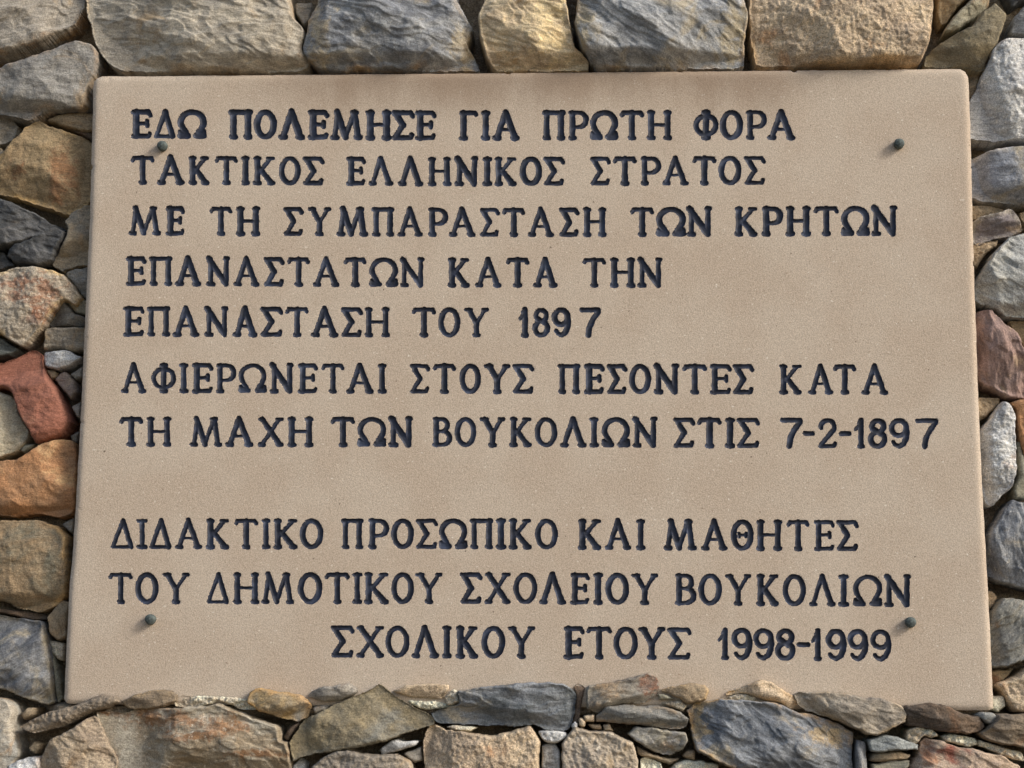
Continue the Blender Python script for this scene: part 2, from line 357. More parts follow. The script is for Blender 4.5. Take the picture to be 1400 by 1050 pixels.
# text, letter extents left-right in photo pixels, and the top / bottom of the line at its left, middle and right
LINES = [
 ('ΕΔΩ ΠΟΛΕΜΗΣΕ ΓΙΑ ΠΡΩΤΗ ΦΟΡΑ', (179,208.6, 209.7,239.7, 242.6,282.9, 312.9,345, 347.9,377.9, 380.7,416.7, 421,450, 451.4,495.7, 500,534.6, 535,567.4, 567.4,596.9, 627.4,654.3, 657.4,670.7, 673,710.3, 741,772.9, 776.4,805, 806.4,845.4, 846.9,880.7, 884,918.9, 948.3,982, 984.6,1015.4, 1019.3,1048.6, 1048.9,1087.4), (149.8,151.2,150.3), (189,191.8,191)),
 ('ΤΑΚΤΙΚΟΣ ΕΛΛΗΝΙΚΟΣ ΣΤΡΑΤΟΣ', (177.9,211.7, 214.3,252.4, 256.9,286.9, 293,325.7, 329.7,341.4, 345.7,376.9, 381.4,411, 413.6,444, 473,501, 503,538.3, 543.6,579, 584.3,617.4, 621,654.3, 659.3,673, 675.4,706.7, 711,740.7, 742.6,773, 806,835.7, 837.4,870.7, 875,904, 904.6,942, 946,979.6, 982.4,1013.6, 1016.4,1047.6), (212.5,214.6,213), (252.2,254.4,253)),
 ('ΜΕ ΤΗ ΣΥΜΠΑΡΑΣΤΑΣΗ ΤΩΝ ΚΡΗΤΩΝ', (175.3,220.3, 226,253.3, 286,317.6, 322.5,356, 386.8,416, 419.6,453.6, 459.4,503.3, 508,539.3, 542.5,578.5, 584.7,612.6, 613,650.7, 655,684, 686,718.2, 720.8,757.9, 764.3,792.6, 796.4,829.6, 861.4,894.4, 896.7,937.9, 938.3,973.6, 1003.9,1036, 1041.4,1070, 1074.2,1108.5, 1112.1,1146.9, 1149.6,1189.3, 1190.8,1226.8), (281.6,284,281.4), (321.8,324,322.3)),
 ('ΕΠΑΝΑΣΤΑΤΩΝ ΚΑΤΑ ΤΗΝ', (172,200.8, 203.6,236, 239,275.4, 281,315, 318.2,355.3, 360,389.6, 392,424.3, 427,464.9, 469.6,501.4, 504,545, 545.7,581, 611.7,642.6, 649,686, 691.4,723.6, 728.3,762.6, 795.8,829, 833.5,868.6, 870.8,906), (350.3,352,352.4), (390.6,392.8,393.2)),
 ('ΕΠΑΝΑΣΤΑΣΗ ΤΟΥ 1897', (168.2,198.2, 200.4,233, 235.7,272.8, 278.6,312.9, 317.6,352, 355.3,387.9, 389.4,422.6, 424.7,462.6, 465.4,496.4, 498,533.3, 562.4,596.5, 599.3,629.3, 633.6,669, 708,724, 727.9,751.9, 754.6,780.4, 792,821.5), (418.7,419.8,420.6), (460,461,461.4)),
 ('ΑΦΙΕΡΩΝΕΤΑΙ ΣΤΟΥΣ ΠΕΣΟΝΤΕΣ ΚΑΤΑ', (164.3,201, 206.7,240.7, 244.3,258, 262,292, 294.6,323.3, 325,365.7, 367.9,401.9, 406.7,435.4, 438.6,471.4, 472.6,511.4, 516,529, 559.6,588.9, 591,623.6, 628.3,657.4, 661.4,697.9, 700,731, 762.4,793.6, 798.3,826.7, 829.3,858, 860.4,890, 893.3,928.6, 932.6,966.7, 970,1001, 1001.4,1031.7, 1065,1096.7, 1104.3,1139.7, 1138.6,1171, 1177,1214.7), (496,497.3,498), (537.6,538.4,539.6)),
 ('ΤΗ ΜΑΧΗ ΤΩΝ ΒΟΥΚΟΛΙΩΝ ΣΤΙΣ 7-2-1897', (162.6,195.7, 199.7,234.6, 259,304, 307.6,346.4, 352,388.6, 392.6,428.6, 452,485.4, 487.9,528.9, 530.7,564.7, 590.4,617.9, 621.7,651.4, 655.4,691.4, 696,727.4, 731,762, 765,802, 805.7,818.9, 822,862, 864,899.3, 920,951, 953,986.7, 991,1005, 1006.7,1039.7, 1066,1097.4, 1097.4,1113.9, 1118.3,1145.4, 1147,1163.9, 1166.4,1183.3, 1187,1212.9, 1215.4,1243.3, 1251,1282.9), (569.8,570,572), (610.6,611.4,613.6)),
 ('ΔΙΔΑΚΤΙΚΟ ΠΡΟΣΩΠΙΚΟ ΚΑΙ ΜΑΘΗΤΕΣ', (150.3,183.3, 186,202.6, 203.2,234.7, 238.6,276.7, 281.4,313.6, 319.6,353.2, 356.9,370.4, 373.6,407.4, 410,442, 466,497, 503,531.9, 535,565.7, 567.9,599.6, 599.6,639.6, 642,674.6, 677.6,692, 695.4,727.2, 731.5,762.8, 790,822.6, 826.4,863.5, 869.3,882.6, 907.2,952.4, 957.8,995, 999.4,1030.4, 1033.6,1069.6, 1075,1107, 1112,1142, 1143,1174.6), (709,708.8,711), (750.8,750.8,753.6)),
 ('ΤΟΥ ΔΗΜΟΤΙΚΟΥ ΣΧΟΛΕΙΟΥ ΒΟΥΚΟΛΙΩΝ', (148,181.8, 185,216.7, 221.4,259.6, 281,313.6, 318.3,354.7, 356.4,403, 407.4,440.4, 443.6,478.3, 481,495.6, 497.6,531.9, 535,565.7, 567.2,605.8, 628.5,660, 662,698.6, 701.8,734.7, 736.4,774.4, 778.9,807, 811,824.3, 828,860, 862.4,900.4, 922.4,951.8, 955,987, 990.4,1027.9, 1033.6,1065.4, 1070,1101.8, 1105.4,1143, 1145.7,1161, 1165.4,1207.2, 1208.5,1245.8), (782.6,782.4,786), (826,825.6,830)),
 ('ΣΧΟΛΙΚΟΥ ΕΤΟΥΣ 1998-1999', (452,485, 487,525.4, 527,559.7, 562,600, 604.3,617.6, 623,654, 658.5,690.4, 693.6,732, 770.3,799.6, 801,837, 838.9,872, 872,910, 912,945.8, 980.3,997.4, 1000.4,1028.3, 1030,1058.3, 1060,1087.2, 1089,1107.8, 1108,1124.3, 1129.2,1157, 1159,1186.9, 1190,1218.6), (855,856.6,860.6), (898.8,901.2,904.4)),
]
DASH = {(6, 1097.4): 592.6, (6, 1147): 592.9, (9, 1089): 881.4}
GX0, GX1, GY0, GY1 = 80, 1366, 88, 980          # grid over the slab's front, one node per photo pixel
NX, NY = GX1 - GX0 + 1, GY1 - GY0 + 1
gx, gy = np.meshgrid(np.arange(GX0, GX1 + 1, dtype=float), np.arange(GY0, GY1 + 1, dtype=float))
LSD = np.full((NY, NX), 30.0); LID = np.full((NY, NX), -1, np.int32)
WORDS = []
HEAVY = {'ΠΟΛΕΜΗΣΕ': 1.10, 'ΤΩΝ': 1.06, 'ΚΡΗΤΩΝ': 1.08, 'ΣΥΜΠΑΡΑΣΤΑΣΗ': .97, 'ΠΕΣΟΝΤΕΣ': 1.04, 'ΔΙΔΑΚΤΙΚΟ': .96, 'ΤΟΥ': .96, 'ΒΟΥΚΟΛΙΩΝ': .98, 'ΑΦΙΕΡΩΝΕΤΑΙ': .96, 'ΣΤΙΣ': 1.06, 'ΕΔΩ': 1.03, 'ΔΗΜΟΤΙΚΟΥ': .97}
BOLD = (1.19, 1.12, 1.14, 1.10, 1.13, 1.10, 1.12, 1.10, 1.11, 1.14)      # some lines were cut and painted heavier
for li, (txt, ext, ty, by) in enumerate(LINES):
    k = 0; xa, xb = ext[0], ext[-1]; qm = (xa + xb) / 2
    for wd in txt.split(' '):
        wi = len(WORDS); WORDS.append((wd, li))
        for ch in wd:
            x0, x1 = ext[2 * k], ext[2 * k + 1]; k += 1
            xc = (x0 + x1) / 2
            yt = np.interp(xc, (xa, qm, xb), ty); yb = np.interp(xc, (xa, qm, xb), by)
            if ch == '-': yt = DASH[(li, x0)]; yb = yt
            i0, i1 = int(x0) - GX0 - 8, int(x1) - GX0 + 9
            j0, j1 = int(yt) - GY0 - 10, int(yb) - GY0 + 11
            X = gx[j0:j1, i0:i1]; Y = gy[j0:j1, i0:i1]
            wx = .55 * perlin(X / 9, Y / 9, 5); wy = .55 * perlin(X / 9, Y / 9, 6)     # the hand of the cutter
            best = np.full(X.shape, 30.0); fat = BOLD[li] * HEAVY.get(wd, 1.0) * (.92 + .15 * (((k * 7919 + li * 104729) % 97) / 97.0))
            for ax, ay, bx, by_, ra, rb in glyph(ch, x0, x1, yt, yb):
                ex, ey = bx - ax, by_ - ay; l2 = ex * ex + ey * ey
                t = np.clip(((X + wx - ax) * ex + (Y + wy - ay) * ey) / l2, 0, 1) if l2 > 1e-6 else np.zeros_like(X)
                d = np.hypot(X + wx - ax - t * ex, Y + wy - ay - t * ey) - (ra + (rb - ra) * t) * fat
                best = np.minimum(best, d)
            best += .26 * perlin(X / 3.1, Y / 3.1, 9)
            sub = LSD[j0:j1, i0:i1]; m = best < sub
            sub[m] = best[m]; LID[j0:j1, i0:i1][m] = wi
    assert k * 2 == len(ext), (txt, k, len(ext))

# ================================================================ PLAQUE
PY = -0.020                                                  # front face of the slab
OUT = [(126.8,118),(127.6,111),(131,106.3),(138,103.6),(300,102.2),(700,98.9),(1000,96.2),(1300,93.3),(1314,93.6),(1320.5,97),(1324,104),(1325.2,116),
       (1327.4,175),(1330.3,290),(1333.6,410),(1338.5,550),(1343.3,660),(1350,780),(1356.2,900),(1358.4,962),(1358,969),(1353,971.5),(700,966),(98,962.5),(90,961),(86.6,955),(87,948),
       (94,800),(98.3,760),(105,650),(110.6,545),(117,400),(121.8,300),(125.6,160)]
def plaque_material():
    t = NT('sandstone')
    tc = t.n('ShaderNodeTexCoord'); P = tc.outputs['Object']
    g1 = t.noise(P, 700, 2, 0.75); g2 = t.noise(P, 330, 3, 0.6); m1 = t.noise(P, 9, 4, 0.6)
    c = t.mix(t.ramp(m1, .35, .65), lin((188, 172, 153)), lin((194, 180, 162)))
    c = t.mix(t.ramp(g1, .30, .70), t.mix(1.0, c, (.76, .75, .74), 'MULTIPLY'), t.mix(1.0, c, (1.20, 1.20, 1.21), 'MULTIPLY'))
    c = t.mix(t.math('MULTIPLY', t.ramp(g2, .64, .72), .45), c, lin((116, 92, 72)))
    g3 = t.noise(P, 260, 1, 0.5)
    c = t.mix(t.math('MULTIPLY', t.ramp(g3, .715, .755), .8), c, lin((226, 218, 204)))
    g4 = t.noise(P, 190, 1, 0.5)
    c = t.mix(t.math('MULTIPLY', t.ramp(g4, .76, .80), .8), c, lin((88, 76, 64)))
    # run-off stain under the overhanging stones, along the middle of the top edge
    sx = t.n('ShaderNodeSeparateXYZ', ins={0: P})
    sm = t.n('ShaderNodeMapping', ins={'Vector': P}); sm.inputs['Scale'].default_value = (14, 1, 3.2)
    sn = t.noise(sm.outputs[0], 1.0, 5, 0.6, .3)
    zz = t.math('ADD', sx.outputs[2], t.math('MULTIPLY', t.math('SUBTRACT', sn, .5), .11))
    f = t.ramp(zz, .345, .432)
    fx = t.math('MULTIPLY', t.ramp(sx.outputs[0], -.44, -.25), t.ramp(sx.outputs[0], .48, .28))
    f = t.math('MULTIPLY', t.math('MULTIPLY', f, fx), .5)
    c = t.mix(f, c, lin((120, 88, 58)) * .8)
    t.L(c, t.b.inputs['Base Color']); t.b.inputs['Roughness'].default_value = .88; t.b.inputs['Specular IOR Level'].default_value = .25
    h = t.math('ADD', t.math('MULTIPLY', g1, .6), t.math('MULTIPLY', g2, .6))
    bp = t.n('ShaderNodeBump', ins={'Height': h, 'Strength': .4, 'Distance': .001}); t.L(bp.outputs[0], t.b.inputs['Normal'])
    return t.m
def paint_material():
    t = NT('letter_paint'); tc = t.n('ShaderNodeTexCoord'); P = tc.outputs['Object']
    n1 = t.noise(P, 120, 5, .7); n2 = t.noise(P, 600, 3, .7)
    c = t.mix(t.ramp(n1, .42, .72), lin((27, 32, 47)), lin((44, 53, 76)))
    n0 = t.noise(P, 26, 3, .6)
    c = t.mix(t.math('MULTIPLY', t.ramp(n0, .50, .72), .55), c, lin((70, 81, 104)))
    c = t.mix(t.math('MULTIPLY', t.ramp(n2, .62, .74), .4), c, lin((92, 90, 92)))
    t.L(c, t.b.inputs['Base Color']); t.b.inputs['Roughness'].default_value = .62
    bp = t.n('ShaderNodeBump', ins={'Height': n2, 'Strength': .3, 'Distance': .0008}); t.L(bp.outputs[0], t.b.inputs['Normal'])
    return t.m
M_SLAB = plaque_material(); M_PAINT = paint_material()

SDO = poly_sd(np.array(OUT), gx, gy)
SDO = SDO + .45 * perlin(gx / 16, gy / 16, 31) + 2.2 * np.clip(perlin(gx / 13, gy / 13, 33) - .62, 0, 1) * 3      # worn edge with a few nicks
gpx, gpy = gx.copy(), gy.copy()
def snap(px, py, sdf, band):
    """move grid nodes that lie close to a contour onto it"""
    dy, dx = np.gradient(sdf); g2 = np.maximum(dx * dx + dy * dy, .2)
    m = np.abs(sdf) < band
    px[m] -= (sdf * dx / g2)[m]; py[m] -= (sdf * dy / g2)[m]
    return m
snap(gpx, gpy, SDO, .62)
on = snap(gpx, gpy, LSD, .55)
dep = np.where(LSD < 0, 3.1 * np.sqrt(1 - (1 - np.clip(-LSD / 3.7, 0, 1)) ** 2), 0.0)
dep = np.where(on, 0.0, dep)
dep += .12 * sstep(1.6, 0.0, LSD) * (LSD >= 0)               # slightly broken arris
d_in = np.clip(-SDO, 0, None); RB = 6.0
dep += np.where(d_in < RB + 6, .36 * ((5.0 - d_in) + np.sqrt((5.0 - d_in) ** 2 + 5)) * np.clip((RB + 6 - d_in) / 5, 0, 1), 0)
wx_, wz_ = wall(gpx, gpy, PY)
V = np.stack([wx_, PY + dep * MM, wz_], -1).reshape(-1, 3)
idx = np.arange(NX * NY).reshape(NY, NX)
def quads(step=1):
    a = idx[:-1:step, :-1:step]; return a
cell_in = (SDO[:-1, :-1] < .62) & (SDO[1:, :-1] < .62) & (SDO[1:, 1:] < .62) & (SDO[:-1, 1:] < .62)
cell_plain = (d_in[:-1, :-1] > RB + 7) & (d_in[1:, 1:] > RB + 7) & (LSD[:-1, :-1] > 3) & (LSD[1:, 1:] > 3) & (LSD[1:, :-1] > 3) & (LSD[:-1, 1:] > 3)
K = 6
ny, nx = (NY - 1) // K, (NX - 1) // K
blk = cell_plain[:ny * K, :nx * K].reshape(ny, K, nx, K).all((1, 3))
bi, bj = np.nonzero(blk)
FB = np.stack([idx[bi * K, bj * K], idx[bi * K + K, bj * K], idx[bi * K + K, bj * K + K], idx[bi * K, bj * K + K]], 1)
fine = cell_in.copy()
fine[:ny * K, :nx * K] &= ~np.repeat(np.repeat(blk, K, 0), K, 1)
fi, fj = np.nonzero(fine)
FF = np.stack([idx[fi, fj], idx[fi + 1, fj], idx[fi + 1, fj + 1], idx[fi, fj + 1]], 1)
ctr = (LSD[fi, fj] + LSD[fi + 1, fj] + LSD[fi + 1, fj + 1] + LSD[fi, fj + 1]) / 4
fid = LID[fi, fj]
cut = (ctr < 0) & (fid >= 0)
plaque = bpy.data.objects.new('memorial_plaque', None); COL.objects.link(plaque)
_x, _z = wall(722, 966, PY); plaque.location = (float(_x), 0.0, float(_z))
plaque['label'] = 'beige sandstone memorial plaque with rows of dark engraved Greek capitals, set in the rubble wall'
plaque['category'] = 'plaque'
# the slab: front sheet with the grooves left open, sides, back
FS = np.concatenate([FF[~cut], FB])
# rim of the slab only: the grooves' own rims are closed by the painted words
onr = np.zeros(NX * NY, bool)
V2, F2, used = compact(V, FS)
sdu = SDO.reshape(-1)[used]
E = np.concatenate([F2[:, [0, 1]], F2[:, [1, 2]], F2[:, [2, 3]], F2[:, [3, 0]]]); n_ = len(V2)
key = np.sort(E, 1); key = key[:, 0] * n_ + key[:, 1]
u_, inv_, cnt_ = np.unique(key, return_inverse=True, return_counts=True)
BE = E[(cnt_[inv_] == 1)]; BE = BE[(sdu[BE[:, 0]] > -1.2) & (sdu[BE[:, 1]] > -1.2)]
bv = np.unique(BE); rm = np.full(n_, -1, np.int64); rm[bv] = n_ + np.arange(len(bv))
VB = V2[bv].copy(); VB[:, 1] = 0.012
V3 = np.concatenate([V2, VB]); F3 = np.concatenate([F2, np.stack([BE[:, 1], BE[:, 0], rm[BE[:, 0]], rm[BE[:, 1]]], 1)])
xs, zs = wall(np.array([133, 92, 1353, 1318.]), np.array([108, 957, 966, 99.]), PY)
nb = len(V3); V3 = np.concatenate([V3, np.stack([xs, np.full(4, .0118), zs], 1)])
F3 = np.concatenate([F3, np.array([[nb, nb + 3, nb + 2, nb + 1]])])
link('slab', V3, F3, M_SLAB, plaque)
ORD = ['first', 'second', 'third', 'fourth', 'fifth', 'sixth', 'seventh', 'eighth', 'ninth', 'tenth']
for wi, (wd, li) in enumerate(WORDS):
    m = cut & (fid == wi)
    Vw, Fw, _ = compact(V, FF[m])
    o = link('engraved_word', Vw, Fw, M_PAINT, plaque)
    o['label'] = 'dark engraved word %s in the %s line' % (wd, ORD[li])
def screw_mesh():
    prof = [(0.0, 11.0), (2.2, 10.8), (4.2, 10.0), (5.6, 8.6), (6.2, 6.8), (6.2, 3.0), (5.9, 0.0), (5.9, -3.0)]
    n = 28; Vv = []; Ff = []
    for r, h in prof:
        for i in range(n):
            a = 2 * math.pi * i / n; q = 1.16 * r * (1 + .03 * math.sin(3 * a))
            Vv.append((q * math.cos(a) * MM, PY - h * MM, q * math.sin(a) * MM))
    for j in range(len(prof) - 1):
        for i in range(n):
            k = (i + 1) % n
            Ff.append((j * n + i, j * n + k, (j + 1) * n + k, (j + 1) * n + i))
    return np.array(Vv), np.array(Ff)
t_ = NT('oxidised_metal'); tc_ = t_.n('ShaderNodeTexCoord'); nn = t_.noise(tc_.outputs['Object'], 260, 4, .6)
t_.L(t_.mix(t_.ramp(nn, .35, .65), lin((58, 66, 65)), lin((92, 102, 99))), t_.b.inputs['Base Color'])
t_.b.inputs['Metallic'].default_value = .0; t_.b.inputs['Roughness'].default_value = .8
for px, py in ((223, 201), (1228.5, 198), (207, 847), (1244, 851)):
    sv, sf = screw_mesh(); x_, z_ = wall(px, py, PY)
    sv[:, 0] += float(x_); sv[:, 2] += float(z_)
    link('screw', sv, sf, t_.m, plaque)
# ================================================================ RUBBLE WALL
wall_root = bpy.data.objects.new('stone_wall', None); COL.objects.link(wall_root)
GZ = -1.55
wall_root.location = (0.06, 0.30, GZ)
wall_root['label'] = 'rubble wall of blue grey, ochre and beige stones in sandy mortar around the plaque'
wall_root['category'] = 'wall'; wall_root['kind'] = 'thing'

def stone_sheet(P, ys, bulge, kind, seed, cell=1.25, cuts=(), rough=None, lump=None, ang=None, tilt=(0, 0), round_=None):
    """front of one stone as a sheet of quads traced on the wall: rounded rim, split facets, bedding steps, grain"""
    P = chaikin(P, 1)
    x0, y0 = P.min(0) - 3; x1, y1 = P.max(0) + 3
    X, Y = np.meshgrid(np.arange(x0, x1 + cell, cell), np.arange(y0, y1 + cell, cell))
    rng = np.random.RandomState(seed)
    sdf = poly_sd(P, X, Y)
    size = max(-sdf.min(), 2.0)
    ja = min(1.6, size * .10)
    sdf = sdf + ja * perlin(X / 26 + seed, Y / 26, seed) + ja * .8 * perlin(X / 9, Y / 9, seed + 3) + .35 * perlin(X / 3.3, Y / 3.3, seed + 4)
    d = np.clip(-sdf, 0, None)
    RR = round_ or {'slate': 3.0, 'sand': 4.5, 'smooth': 4.2, 'chip': 2.4}[kind]
    RR = min(RR, size * .8)
    dome = np.sqrt(1 - (1 - np.clip(d / RR, 0, 1)) ** 2)
    h = bulge * (.84 * dome + .16 * np.sin(np.clip(d / size, 0, 1) * math.pi / 2))
    cx, cy = P.mean(0); ex = np.ptp(P, 0)
    h = h + tilt[0] * (X - cx) + tilt[1] * (Y - cy)
    nf, smax = {'slate': (6, .55), 'sand': (6, .42), 'smooth': (6, .48), 'chip': (6, .7)}[kind]
    wob = 1.5 * fbm(X / 34, Y / 34, seed + 20, 4)
    for k in range(nf):
        a = rng.uniform(0, 2 * math.pi); s = rng.uniform(.12, smax)
        px = cx + rng.uniform(.02, .36) * ex[0] * math.cos(a); py = cy + rng.uniform(.02, .36) * ex[1] * math.sin(a)
        pl = bulge * rng.uniform(.88, 1.0) - s * ((X - px) * math.cos(a) + (Y - py) * math.sin(a)) + wob
        dd = h - pl; h = pl + .5 * (dd - np.sqrt(dd * dd + .5)) + 0.0      # smooth minimum
    for (px, py, a, s) in cuts:                       # named big facets: past the line through (px, py) the face falls away along angle a
        a = math.radians(a); q = (X - px) * math.cos(a) + (Y - py) * math.sin(a) + wob * .8
        h = h - s * .5 * (q + np.sqrt(q * q + 6))
    an = math.radians(rng.uniform(-30, 30) if ang is None else ang)
    U = X * math.cos(an) + Y * math.sin(an); Vv = -X * math.sin(an) + Y * math.cos(an)
    big = min(1.0, size / 26.0)
    cw, ch, ca = {'slate': (58, 26, 6.5), 'chip': (30, 18, 4.0), 'smooth': (46, 34, 4.5), 'sand': (40, 30, 4.5)}[kind]
    wx_, wy_ = 7 * fbm(X / 40, Y / 40, seed + 90, 3), 7 * fbm(X / 40, Y / 40, seed + 95, 3)
    h = h + ca * big * scoops((U + wx_) / cw, (Vv + wy_) / ch, seed) * np.clip(d / 5, 0, 1)
    h = h + ca * .35 * big * scoops((U - wy_) / cw * 2.7, (Vv + wx_) / ch * 2.7, seed + 1) * np.clip(d / 4, 0, 1)
    if kind in ('slate', 'chip'):
        t = fbm(U / 120, Vv / 46, seed + 40, 3, .45) * 11 + .5 * fbm(U / 20, Vv / 9, seed + 45, 3)
        st = 4.2; q = t / st; tq = (np.floor(q) + sstep(.80, 1.0, q - np.floor(q))) * st
        h = h + (tq * .5 + t * .1) * np.clip(d / 8, 0, 1) * min(1, size / 22)
        h = h + .40 * fbm(U / 16, Vv / 7, seed + 60, 4)
        rg = 1 - np.abs(perlin(U / 40, Vv / 14, seed + 70)); h = h + .5 * (rg ** 3 - .4) * np.clip(d / 6, 0, 1) * min(1, size / 25)
    elif kind == 'sand':
        h = h + 2.6 * fbm(X / 34, Y / 30, seed + 40, 4) * np.clip(d / 6, 0, 1) + 1.1 * fbm(X / 7, Y / 7, seed + 50, 3)
    else:
        h = h + 1.5 * fbm(X / 30, Y / 26, seed + 40, 4) * np.clip(d / 6, 0, 1) + .4 * fbm(X / 8, Y / 8, seed + 50, 3)
    if rough: h = h + rough * fbm(X / 5, Y / 5, seed + 80, 3)
    if lump: h = h + lump * (.75 - worley(X / 8.5, Y / 8, seed)) + lump * .35 * (.6 - worley(X / 3.6, Y / 3.6, seed + 1))
    h = np.maximum(h, -3)
    h = h * np.clip(d / 1.5, 0, 1) ** .5 if kind != 'chip' else h * np.clip(d / 1.2, 0, 1)
    gxp, gyp = X.copy(), Y.copy()
    snap(gxp, gyp, sdf, .62 * cell)
    wx, wz = wall(gxp, gyp, ys)
    V = np.stack([wx, ys - h * MM, wz], -1).reshape(-1, 3)
    ii = np.arange(X.size).reshape(X.shape)
    ok = sdf < .62 * cell
    c = ok[:-1, :-1] & ok[1:, :-1] & ok[1:, 1:] & ok[:-1, 1:]
    i, j = np.nonzero(c)
    F = np.stack([ii[i, j], ii[i + 1, j], ii[i + 1, j + 1], ii[i, j + 1]], 1)
    V, F, used = compact(V, F)
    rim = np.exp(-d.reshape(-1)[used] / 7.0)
    stone_sheet.xy = X.reshape(-1)[used], Y.reshape(-1)[used]
    return V, F, rim

# palette: body A, body B, stain, amount, streak, grain, words
PAL = {
 'gb':   ((142,134,120),(118,114,106),(150,126,90),.40,.5,.28,'grey beige'),
 'bl':   ((120,121,121),(92,95,100),(150,138,112),.48,.6,.30,'blue grey'),
 'dk':   ((84,84,84),(62,64,66),(110,96,80),.25,.6,.30,'dark slate grey'),
 'be':   ((190,170,130),(164,144,114),(178,140,84),.45,.4,.28,'pale ochre'),
 'sa':   ((184,162,128),(156,136,110),(166,122,76),.40,.25,.45,'beige sandstone'),
 'oc':   ((146,122,84),(126,108,76),(120,72,40),.55,.35,.30,'ochre'),
 'ol':   ((132,118,86),(112,104,84),(112,112,104),.35,.3,.28,'olive brown'),
 'wh':   ((186,186,182),(152,152,152),(168,146,128),.25,.5,.38,'whitish grey'),
 'br':   ((98,80,62),(74,66,58),(128,92,60),.40,.5,.35,'dark brown'),
 'rd':   ((150,92,68),(128,80,62),(158,108,80),.35,.25,.25,'red brown'),
 'or':   ((164,114,66),(142,106,70),(184,148,96),.45,.3,.25,'orange tan'),
 'ta':   ((158,134,100),(126,112,88),(122,96,62),.35,.35,.32,'tan'),
 'mv':   ((150,120,108),(128,106,98),(174,146,110),.45,.5,.28,'mauve'),
 'pk':   ((158,136,112),(144,124,104),(128,58,38),.58,.4,.35,'pinkish beige'),
 'yg':   ((146,138,112),(120,118,102),(150,118,76),.35,.4,.3,'yellowish grey'),
 'mo':   ((208,194,168),(178,162,136),(140,118,90),.25,.1,.45,'sandy mortar'),
 'mr':   ((126,108,80),(146,136,116),(108,66,32),.74,.3,.3,'rust stained'),
 'cr':   ((190,168,134),(160,140,112),(130,110,88),.40,.3,.4,'cream'),
}
STONES = []      # name, label or None, polygon, depth of the outline plane (mm towards the viewer), bulge mm, kind, palette, options
def st(poly, z, bulge, kind, pal, name='stone', label=None, **kw):
    STONES.append((name, label, poly, z, bulge, kind, pal, kw))
UP = lambda y, s=1.25: (700, y, 90, s)                     # underside facet below image row y
LF = lambda x, s=1.0, a=180: (x, 500, a, s)                # facet falling away to the left of column x
# ---- above the plaque
st([(-130,-130),(112,-130),(115,8),(103,32),(60,58),(25,74),(-130,108)],4,26,'slate','gb',rim=(150,112,66),ra=.7,ang=-18, cuts=[(60,52,70,.8)])
st([(-130,118),(0,98),(58,77),(106,60),(128,63),(136,73),(132,98),(121,118),(120,148),(62,152),(38,166),(20,158),(-130,142)],6,24,'smooth','gb',rim=(158,128,92),ra=.6, cuts=[(60,142,95,1.3)], pal2=((132,130,124),(112,110,106)))
st([(112,-130),(118,10),(126,48),(138,72),(150,88),(168,97),(260,99.5),(405,98.5),(424,87),(413,68),(419,46),(405,28),(396,4),(385,-130)],8,38,'slate','gb',label='big grey beige stone over the left end of the plaque',pal2=((168,158,138),(136,130,118)),ang=8,rim=(168,138,96),ra=.45, cuts=[UP(82,1.1),(390,30,-20,.5)])
st([(404,6),(428,4),(424,28),(415,37),(405,22)],-14,8,'chip','gb')
st([(440,-130),(436,4),(422,28),(420,48),(414,68),(420,84),(438,96),(550,98),(655,97.5),(652,85),(640,65),(646,42),(636,22),(624,-2),(620,-130)],10,40,'slate','bl',label='blue grey stone with ochre edges over the plaque',pc=(158, 142, 110),pt=[(438, 45, 15, 50), (640, 72, 16, 28)],pal2=((136,138,138),(100,104,110)),rim=(176,140,84),ra=.5,ang=14, cuts=[UP(80,1.35),(446,50,190,.55),(628,50,-10,.6)])
st([(680,-130),(662,6),(653,28),(657,55),(664,80),(674,97),(803,97),(804,82),(786,69),(780,38),(773,0),(760,-130)],9,34,'slate','be',label='narrow pale ochre stone between two blue grey stones',pc=(204, 182, 132),pt=[(752, 42, 24, 42)],ang=10,spots=.35, cuts=[UP(76,1.0)])
st([(800,-130),(789,4),(786,38),(793,68),(806,84),(818,96.5),(920,95.5),(1016,92.5),(1018,62),(1021,25),(1014,-5),(1010,-130)],10,40,'slate','bl',label='blue grey stone over the middle right of the plaque',pc=(150, 136, 104),pt=[(1002, 45, 16, 60), (798, 62, 12, 30)],rim=(170,136,84),ra=.45,ang=28, cuts=[UP(76,1.3)], pal2=((150,151,150),(110,114,118)))
st([(1022,-130),(1025,20),(1026,60),(1034,90.5),(1100,91.5),(1200,89.5),(1232,87),(1258,86),(1268,68),(1273,30),(1272,-130)],10,36,'sand','sa',label='big rough beige sandstone block above the plaque',rough=.7, cuts=[UP(82,.9)],rim=(186,150,100),ra=.5)
st([(1275,-130),(1282,12),(1286,34),(1296,30),(1306,14),(1330,-8),(1330,-130)],-8,14,'smooth','oc')
st([(1288,48),(1304,22),(1332,-4),(1345,-130),(1362,-130),(1354,6),(1330,28),(1305,46)],-4,16,'slate','yg',cuts=[(1325,22,45,.8)])
st([(1264,91),(1266,76),(1293,55),(1325,41),(1341,20),(1356,9),(1374,27),(1367,48),(1361,64),(1349,84),(1345,97),(1338,98),(1320,92)],4,26,'smooth','ol',label='olive wedge of stone over the right corner of the plaque',cuts=[UP(70,.9)])
st([(1540,-14),(1400,8),(1383,28),(1379,48),(1392,54),(1540,50)],2,22,'smooth','wh',pal2=((150,148,142),(128,128,126)))
st([(1376,-130),(1374,-8),(1384,12),(1402,-2),(1540,-26),(1540,-130)],-14,14,'slate','dk')
